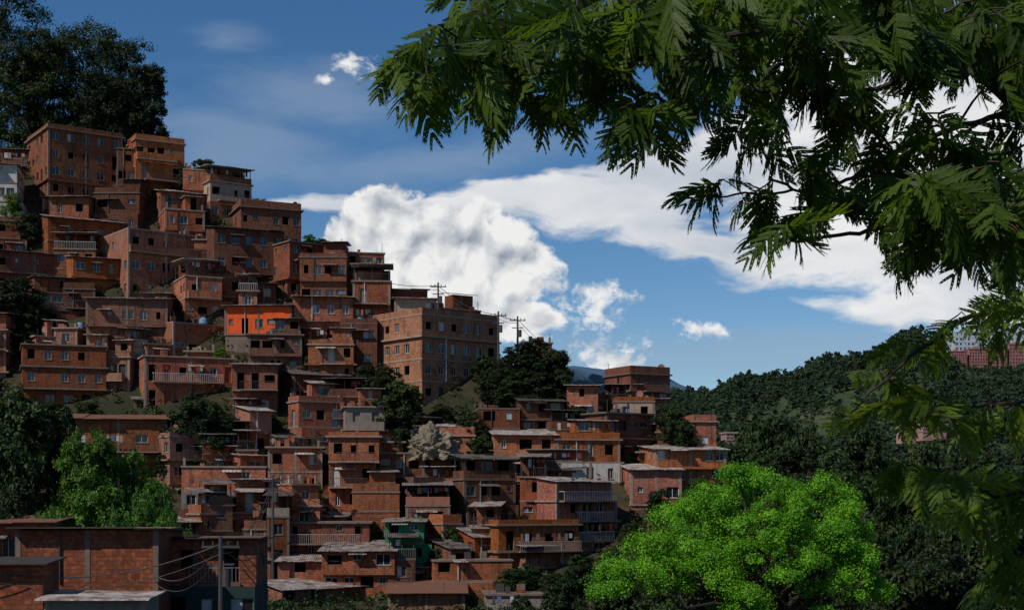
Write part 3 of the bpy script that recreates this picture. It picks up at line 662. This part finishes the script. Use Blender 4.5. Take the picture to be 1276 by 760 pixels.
pk=plain('apartment_brick',(0.32,0.14,0.13),0.9,0.1,0.3); pk2=plain('apartment_pink',(0.32,0.19,0.17),0.9,0.1,0.3); wh=plain('pale_cladding',(0.40,0.46,0.52),0.6,0.1,0.2)
block('hospital_building',1190,1340,414,438,1045,wh,4,30,30,0.03)
block('hospital_building',1225,1340,403,413.5,1055,wh,2,16,20,0.03,2)
for k,(a,b_,c) in enumerate([(1186,1206,438),(1208,1232,435),(1234,1256,431),(1258,1284,429),(1286,1310,432)]):
    block('apartment_building',a,b_,c,472,1008+3*k,pk,10,7,14,0.12)
block('apartment_building',1130,1152,449,474,985,pk2,7,6,14,0.1); block('apartment_building',1156,1180,446,474,990,pk,8,6,14,0.1)
block('apartment_building',1068,1096,458,476,960,pk2,4,10,14,0.1)
block('apartment_building',1102,1126,452,476,965,pk,5,8,14,0.1)
for u,v,Yq in [(1128,541,480),(1150,538,490),(1168,536,500),(1210,534,510),(905,548,430)]:
    block('distant_house',u,u+R.uniform(10,16),v-R.uniform(6,9),v,Yq,R.choice([pk,pk2,wh]),2,3,6,R.uniform(0,0.3),3)
# ------------------------------------------------------------------ overhanging feathery-leaved trees
def leaf_template(seed,np_=7):
    r=np.random.default_rng(seed); V=[]
    def curve(t): return np.array([t,0,-0.35*t*t])
    for i in range(np_):
        t=0.08+0.90*i/(np_-1)+r.uniform(-.02,.02); p=curve(t); pl=0.47*math.sin(math.pi*(0.26+0.56*t))**0.8*r.uniform(0.85,1.1)
        for sgn in(-1,1):
            ang=math.radians(56-32*t+r.uniform(-9,9)); d=np.array([math.cos(ang),sgn*math.sin(ang),-0.4+r.uniform(-.2,.2)]); d/=np.linalg.norm(d)
            side=np.cross(d,[0,0,1]); side/=np.linalg.norm(side); dn=np.array([0,0,-1.])
            w=pl*r.uniform(0.115,0.15)
            nl=5
            for k in range(nl):
                q=k/nl; c=p+d*pl*q+dn*0.09*q*q; ww=w*(1-0.55*q*q)*1.15; e=d*pl/nl*2.0+dn*0.02
                for s2 in(-1,1):
                    V+= [c,c+side*s2*ww*0.8+d*pl/nl*0.35,c+e*0.85+side*s2*ww*0.75,c+e*0.45]
    for a,b in zip(np.linspace(0,0.95,6)[:-1],np.linspace(0,0.95,6)[1:]):
        pa,pb=curve(a),curve(b); V+=[pa+[0,.008,0],pb+[0,.007,0],pb-[0,.007,0],pa-[0,.008,0]]
    return np.array(V)
LT=[leaf_template(s,6+s%3) for s in range(6)]
def inpoly(x,y,P):
    c=False;j=len(P)-1
    for i in range(len(P)):
        xi,yi=P[i];xj,yj=P[j]
        if (yi>y)!=(yj>y) and x<(xj-xi)*(y-yi)/(yj-yi)+xi: c=not c
        j=i
    return c
def feathery(name,branches,regions,mat_,seed,Lr=(0.24,0.36),nleaf=(5,8),yr=(7.2,9.6)):
    r=np.random.default_rng(seed); B=MB(); pts=[]
    for br,r0,r1 in branches:
        p=np.array([W(*q) for q in br]); n=len(p); t=np.linspace(0,n-1,n*7)
        P=np.stack([np.interp(t,np.arange(n),p[:,k]) for k in range(3)],-1)
        for _ in range(3): P[1:-1]=(P[:-2]+2*P[1:-1]+P[2:])/4
        P[1:-1]+=r.normal(size=(len(P)-2,3))*0.006
        B.tube(P,list(np.linspace(r0,r1,len(P))),0,7); pts.append(P)
    AP=np.concatenate(pts); allV=[];allT=[]
    centers=[]
    for poly,sp,tries in regions:
        us=[q[0] for q in poly];vs=[q[1] for q in poly]; acc=[]
        for _ in range(tries):
            u=r.uniform(min(us),max(us)); v=r.uniform(min(vs),max(vs))
            if not inpoly(u,v,poly): continue
            if any((u-a)**2+(v-b)**2<sp*sp for a,b in acc): continue
            acc.append((u,v)); centers.append(W(u,v,r.uniform(*yr)))
    for c in centers:
        c=np.array(c); d2=((AP-c)**2*np.array([1,0.5,1])).sum(1)+ (AP[:,2]<c[2]-0.15)*0.15
        a=AP[np.argmin(d2)]
        t=np.linspace(0,1,7)[:,None]; tw=a*(1-t)+c*t; L=np.linalg.norm(c-a)
        tw[:,2]+=np.sin(t[:,0]*math.pi)*L*0.12; tw[1:-1]+=r.normal(size=(5,3))*0.01
        B.tube(tw,list(np.linspace(0.010,0.004,7)),0,4)
        td=(c-a)/(L+1e-6)
        ct=r.uniform(0,1)
        nL=r.integers(*nleaf); base=math.atan2(td[1],td[0])
        for k in range(nL):
            az=r.uniform(0,2*math.pi); el=r.uniform(-1.1,0.0)
            if r.random()<0.55: az=base+r.normal()*0.6
            f=np.array([math.cos(az)*math.cos(el),math.sin(az)*math.cos(el)*0.7,math.sin(el)]); f/=np.linalg.norm(f)
            up=np.array([0,0,1.])+r.normal(size=3)*0.8; s_=np.cross(up,f); s_/=np.linalg.norm(s_); up=np.cross(f,s_)
            M=np.stack([f,s_,up]); sc=r.uniform(*Lr); o=tw[r.integers(3,7)]
            V=LT[r.integers(0,6)]@M*sc+o; allV.append(V); allT.append(np.clip(np.full(len(V)//4,0.4*ct+0.6*r.uniform()**1.3)+r.normal(size=len(V)//4)*0.07,0,1))
    V=np.concatenate(allV); B.arr(V,np.arange(len(V)).reshape(-1,4),1,np.concatenate(allT))
    print(name,'leaf faces',len(V)//4,'clusters',len(centers))
    B.obj(name,[bark,mat_])
br=[([(1560,2000,9.4),(1540,900,9.4),(1500,480,9.3),(1420,260,9.0)],0.2,0.12),
([(1420,260,9.0),(1276,135,8.6),(1200,65,8.4),(1120,20,8.2),(1040,-30,8.0),(900,-60,7.9)],0.075,0.02),
([(1420,260,9.0),(1330,120,9.2),(1276,20,9.2),(1220,-60,9.2)],0.07,0.03),
([(1276,135,8.6),(1190,160,8.5),(1110,192,8.3),(1060,225,8.2),(980,240,8.1),(880,245,8.0)],0.02,0.005),
([(1120,20,8.2),(1000,35,8.1),(900,45,8.0),(800,75,8.0),(700,92,8.1),(600,95,8.1),(520,105,8.2),(465,105,8.2)],0.022,0.004),
([(1040,-30,8.0),(900,-20,8.3),(760,12,8.4),(660,30,8.5),(570,55,8.5),(520,80,8.4)],0.022,0.004),
([(1200,65,8.4),(1100,108,8.7),(1000,128,8.8),(930,110,8.8)],0.018,0.005),
([(1420,260,9.0),(1300,240,8.4),(1200,262,8.0),(1100,285,8.0),(1000,300,8.1),(945,298,8.2)],0.026,0.005),
([(900,45,8.0),(850,105,7.9),(810,155,7.8)],0.011,0.004),([(700,92,8.1),(665,135,8.1),(640,165,8.2)],0.009,0.003),([(1000,35,8.1),(960,90,8.2),(930,120,8.2)],0.01,0.003),
([(1330,120,9.2),(1200,90,9.4),(1080,60,9.4),(960,15,9.4)],0.024,0.006)]
rg=[([(575,-30),(560,20),(515,50),(490,75),(484,96),(510,110),(560,112),(615,118),(640,145),(700,135),(765,146),(835,144),(870,120),(905,85),(960,55),(1276,30),(1400,-30)],29,1400),
([(1000,40),(940,80),(950,125),(940,165),(900,180),(880,204),(872,220),(880,234),(925,230),(945,266),(975,282),(1040,258),(1085,280),(1150,292),(1215,322),(1300,316),(1380,100),(1276,20)],39,900),
([(1120,225),(1125,280),(1190,325),(1330,330),(1330,190),(1180,190)],28,500),([(700,-30),(700,35),(900,40),(1276,60),(1276,-30)],35,450)]
feathery('flamboyant_tree',br,rg,LO,5,Lr=(0.20,0.32),nleaf=(4,8))
br2=[([(1500,1500,11.5),(1470,800,11.5),(1400,480,11.3)],0.16,0.08),([(1400,480,11.3),(1330,400,11.2),(1276,372,11.0),(1200,398,10.8),(1140,440,10.6),(1085,490,10.5),(1060,515,10.5)],0.03,0.006),
([(1400,480,11.3),(1300,500,11),(1220,505,10.8),(1150,520,10.8)],0.02,0.006),([(1440,640,11.4),(1330,600,11),(1240,620,10.7),(1170,645,10.5)],0.02,0.006),([(1240,620,10.7),(1190,590,10.6),(1130,580,10.5)],0.012,0.005),([(1470,800,11.5),(1360,700,11.2),(1290,690,11),(1240,730,11)],0.02,0.006)]
rg2=[([(1050,490),(1100,440),(1150,405),(1200,388),(1290,370),(1290,385),(1190,412),(1120,460),(1070,520)],34,140),([(1110,505),(1200,492),(1290,492),(1290,540),(1200,545)],34,90),([(1120,580),(1190,575),(1290,590),(1290,690),(1230,670),(1150,640)],30,180),([(1230,690),(1300,680),(1300,770),(1240,760)],32,90)]
feathery('acacia_tree',br2,rg2,LY,8,Lr=(0.24,0.38),nleaf=(3,6),yr=(10.2,11.6))
# ------------------------------------------------------------------ sky
sun_dir=Vector((-0.55,-0.46,0.70)).normalized()
el=math.asin(sun_dir.z); az=math.atan2(sun_dir.x,sun_dir.y)
w=bpy.data.worlds.new('sky'); scene.world=w; w.use_nodes=True; nt=w.node_tree; nt.nodes.clear(); h=NT(nt)
sky=h.n('ShaderNodeTexSky',sky_type='NISHITA',sun_disc=False,sun_elevation=el,sun_rotation=az,air_density=1.0,dust_density=0.3,ozone_density=3.0,altitude=1500)
tc=h.n('ShaderNodeTexCoord'); sp=h.n('ShaderNodeSeparateXYZ',i_Vector=tc.outputs['Generated'])
ay=h.math('MAXIMUM',h.math('ABSOLUTE',sp.outputs[1]),0.05)
A=h.math('DIVIDE',sp.outputs[0],ay); Bv=h.math('DIVIDE',sp.outputs[2],ay)
pv=h.n('ShaderNodeCombineXYZ',i_X=A,i_Y=Bv).outputs[0]
def warp(src,scale,amt,det=3.0):
    nn=h.n('ShaderNodeTexNoise',i_Vector=src,i_Scale=scale,i_Detail=det)
    sc=h.vm('SCALE',h.vm('SUBTRACT',nn.outputs['Color'],(0.5,0.5,0.5)).outputs[0]); sc.inputs['Scale'].default_value=amt
    return h.vm('ADD',src,sc.outputs[0]).outputs[0]
pw=warp(pv,12.0,0.035,4.0)
def ell(lst,src):
    acc=None
    for u,v,ru,rv,rot in lst:
        c=((u-638)/F,(620-v)/F,0)
        d=h.vm('SUBTRACT',src,c).outputs[0]
        if rot:
            x=h.n('ShaderNodeVectorRotate',rotation_type='Z_AXIS',i_Vector=d,i_Angle=math.radians(rot)); d=x.outputs[0]
        l=h.vm('LENGTH',h.vm('MULTIPLY',d,(F/ru,F/rv,0)).outputs[0]).outputs['Value']
        q=h.math('SUBTRACT',1.0,l); acc=q if acc is None else h.math('MAXIMUM',acc,q)
    return acc
cum=[(490,270,66,40,0),(535,310,100,60,0),(610,330,76,54,0),(565,365,125,62,0),(440,304,50,26,0),(640,396,60,30,0)]
small=[(740,374,52,34,0),(870,408,46,16,0),(758,444,44,34,0),(665,416,40,14,0),(448,80,26,18,20),(416,98,15,9,0)]
band=[(480,256,200,14,0),(700,243,210,34,-4),(840,218,150,50,-10),(930,190,90,60,-20),(860,298,140,28,12),(1000,322,200,36,8),(1150,350,200,40,9),(1200,386,170,28,2),(1060,130,160,140,0),(1010,240,190,60,-5),(1200,200,170,170,0),(780,255,150,42,0),(1080,285,170,60,8)]
n1=h.n('ShaderNodeTexNoise',i_Vector=pw,i_Scale=34.0,i_Detail=7.0,i_Roughness=0.6).outputs[0]
n1f=h.n('ShaderNodeTexNoise',i_Vector=pw,i_Scale=62.0,i_Detail=7.0,i_Roughness=0.62).outputs[0]
n1s=h.n('ShaderNodeTexNoise',i_Vector=pw,i_Scale=26.0,i_Detail=5.0,i_Roughness=0.5).outputs[0]
n1b=h.n('ShaderNodeTexNoise',i_Vector=h.vm('ADD',pw,(-0.004,0.010,0)).outputs[0],i_Scale=26.0,i_Detail=5.0,i_Roughness=0.5).outputs[0]
ps=h.vm('MULTIPLY',pw,(0.5,1.5,1)).outputs[0]
n2=h.n('ShaderNodeTexNoise',i_Vector=ps,i_Scale=24.0,i_Detail=8.0,i_Roughness=0.62).outputs[0]
dc=h.math('ADD',ell(cum,pw),h.math('MULTIPLY',h.math('SUBTRACT',n1,0.46),2.0))
dsm=h.math('ADD',ell(small,pw),h.math('MULTIPLY',h.math('SUBTRACT',n1f,0.52),3.8))
db=h.math('ADD',ell(band,pw),h.math('MULTIPLY',h.math('SUBTRACT',n2,0.46),2.2))
ac=h.math('MAXIMUM',h.mr(dc,0.0,0.30,0,1,True),h.mr(dsm,0.0,0.9,0,0.97,True)); ab=h.mr(db,-0.05,0.55,0,0.98,True)
hz_=[(900,440,340,34,-2),(300,190,160,60,15),(280,50,60,20,0),(560,200,200,25,-8),(380,120,140,40,10)]
n3=h.n('ShaderNodeTexNoise',i_Vector=h.vm('MULTIPLY',warp(pv,6.0,0.08),(0.45,1.6,1)).outputs[0],i_Scale=14.0,i_Detail=7.0,i_Roughness=0.58).outputs[0]
ah=h.mr(h.math('ADD',ell(hz_,pv),h.math('MULTIPLY',h.math('SUBTRACT',n3,0.46),2.8)),-0.3,1.0,0,0.40,True)
lit=h.math('ADD',h.math('MULTIPLY',h.math('SUBTRACT',n1s,n1b),3.8),h.mr(dc,0.1,1.4,1.0,0.45),clamp=True)
cc=h.mix(lit,(0.30,0.36,0.45),(1.0,1.0,0.99))
lb=h.mr(h.n('ShaderNodeTexNoise',i_Vector=ps,i_Scale=11.0,i_Detail=6.0).outputs[0],0.33,0.6)
cb=h.mix(lb,(0.55,0.61,0.70),(1.0,1.0,1.0))
bg1=h.n('ShaderNodeBackground',i_Strength=0.083)
hs=h.n('ShaderNodeHueSaturation',i_Color=sky.outputs[0]); hs.inputs['Saturation'].default_value=1.24; lk(h,hs.outputs[0],bg1.inputs['Color'])
def bgc(c,s):
    x=h.n('ShaderNodeBackground',i_Strength=s)
    if hasattr(c,'is_output'): lk(h,c,x.inputs['Color'])
    else: x.inputs['Color'].default_value=(*c,1)
    return x.outputs[0]
def mixs(f,a,b):
    x=h.n('ShaderNodeMixShader'); lk(h,f,x.inputs[0]); lk(h,a,x.inputs[1]); lk(h,b,x.inputs[2]); return x.outputs[0]
up=h.math('GREATER_THAN',sp.outputs[2],0.0)
s1=mixs(ah,bg1.outputs[0],bgc((0.48,0.60,0.76),0.66))
s2=mixs(h.math('MULTIPLY',ab,up),s1,bgc(cb,0.85))
s3=mixs(h.math('MULTIPLY',ac,up),s2,bgc(cc,0.86))
o=h.n('ShaderNodeOutputWorld'); lk(h,s3,o.inputs['Surface'])
# sun
sl=bpy.data.lights.new('sun','SUN'); sl.energy=3.7; sl.angle=math.radians(0.5); sl.color=(1.0,0.92,0.82)
so=bpy.data.objects.new('sun',sl); so.rotation_euler=(-sun_dir).to_track_quat('-Z','Y').to_euler(); scene.collection.objects.link(so)
# camera
cam=bpy.data.cameras.new('camera'); cam.lens=50; cam.sensor_width=36; cam.shift_y=(620-380)/1276; cam.clip_start=0.1; cam.clip_end=30000
co=bpy.data.objects.new('camera',cam); co.location=(0,0,0); co.rotation_euler=(math.radians(90),0,0); scene.collection.objects.link(co); scene.camera=co
scene.view_settings.view_transform='Standard'; scene.view_settings.look='None'; scene.view_settings.exposure=0
print('houses',len(HOUSES),'forest',cnt)
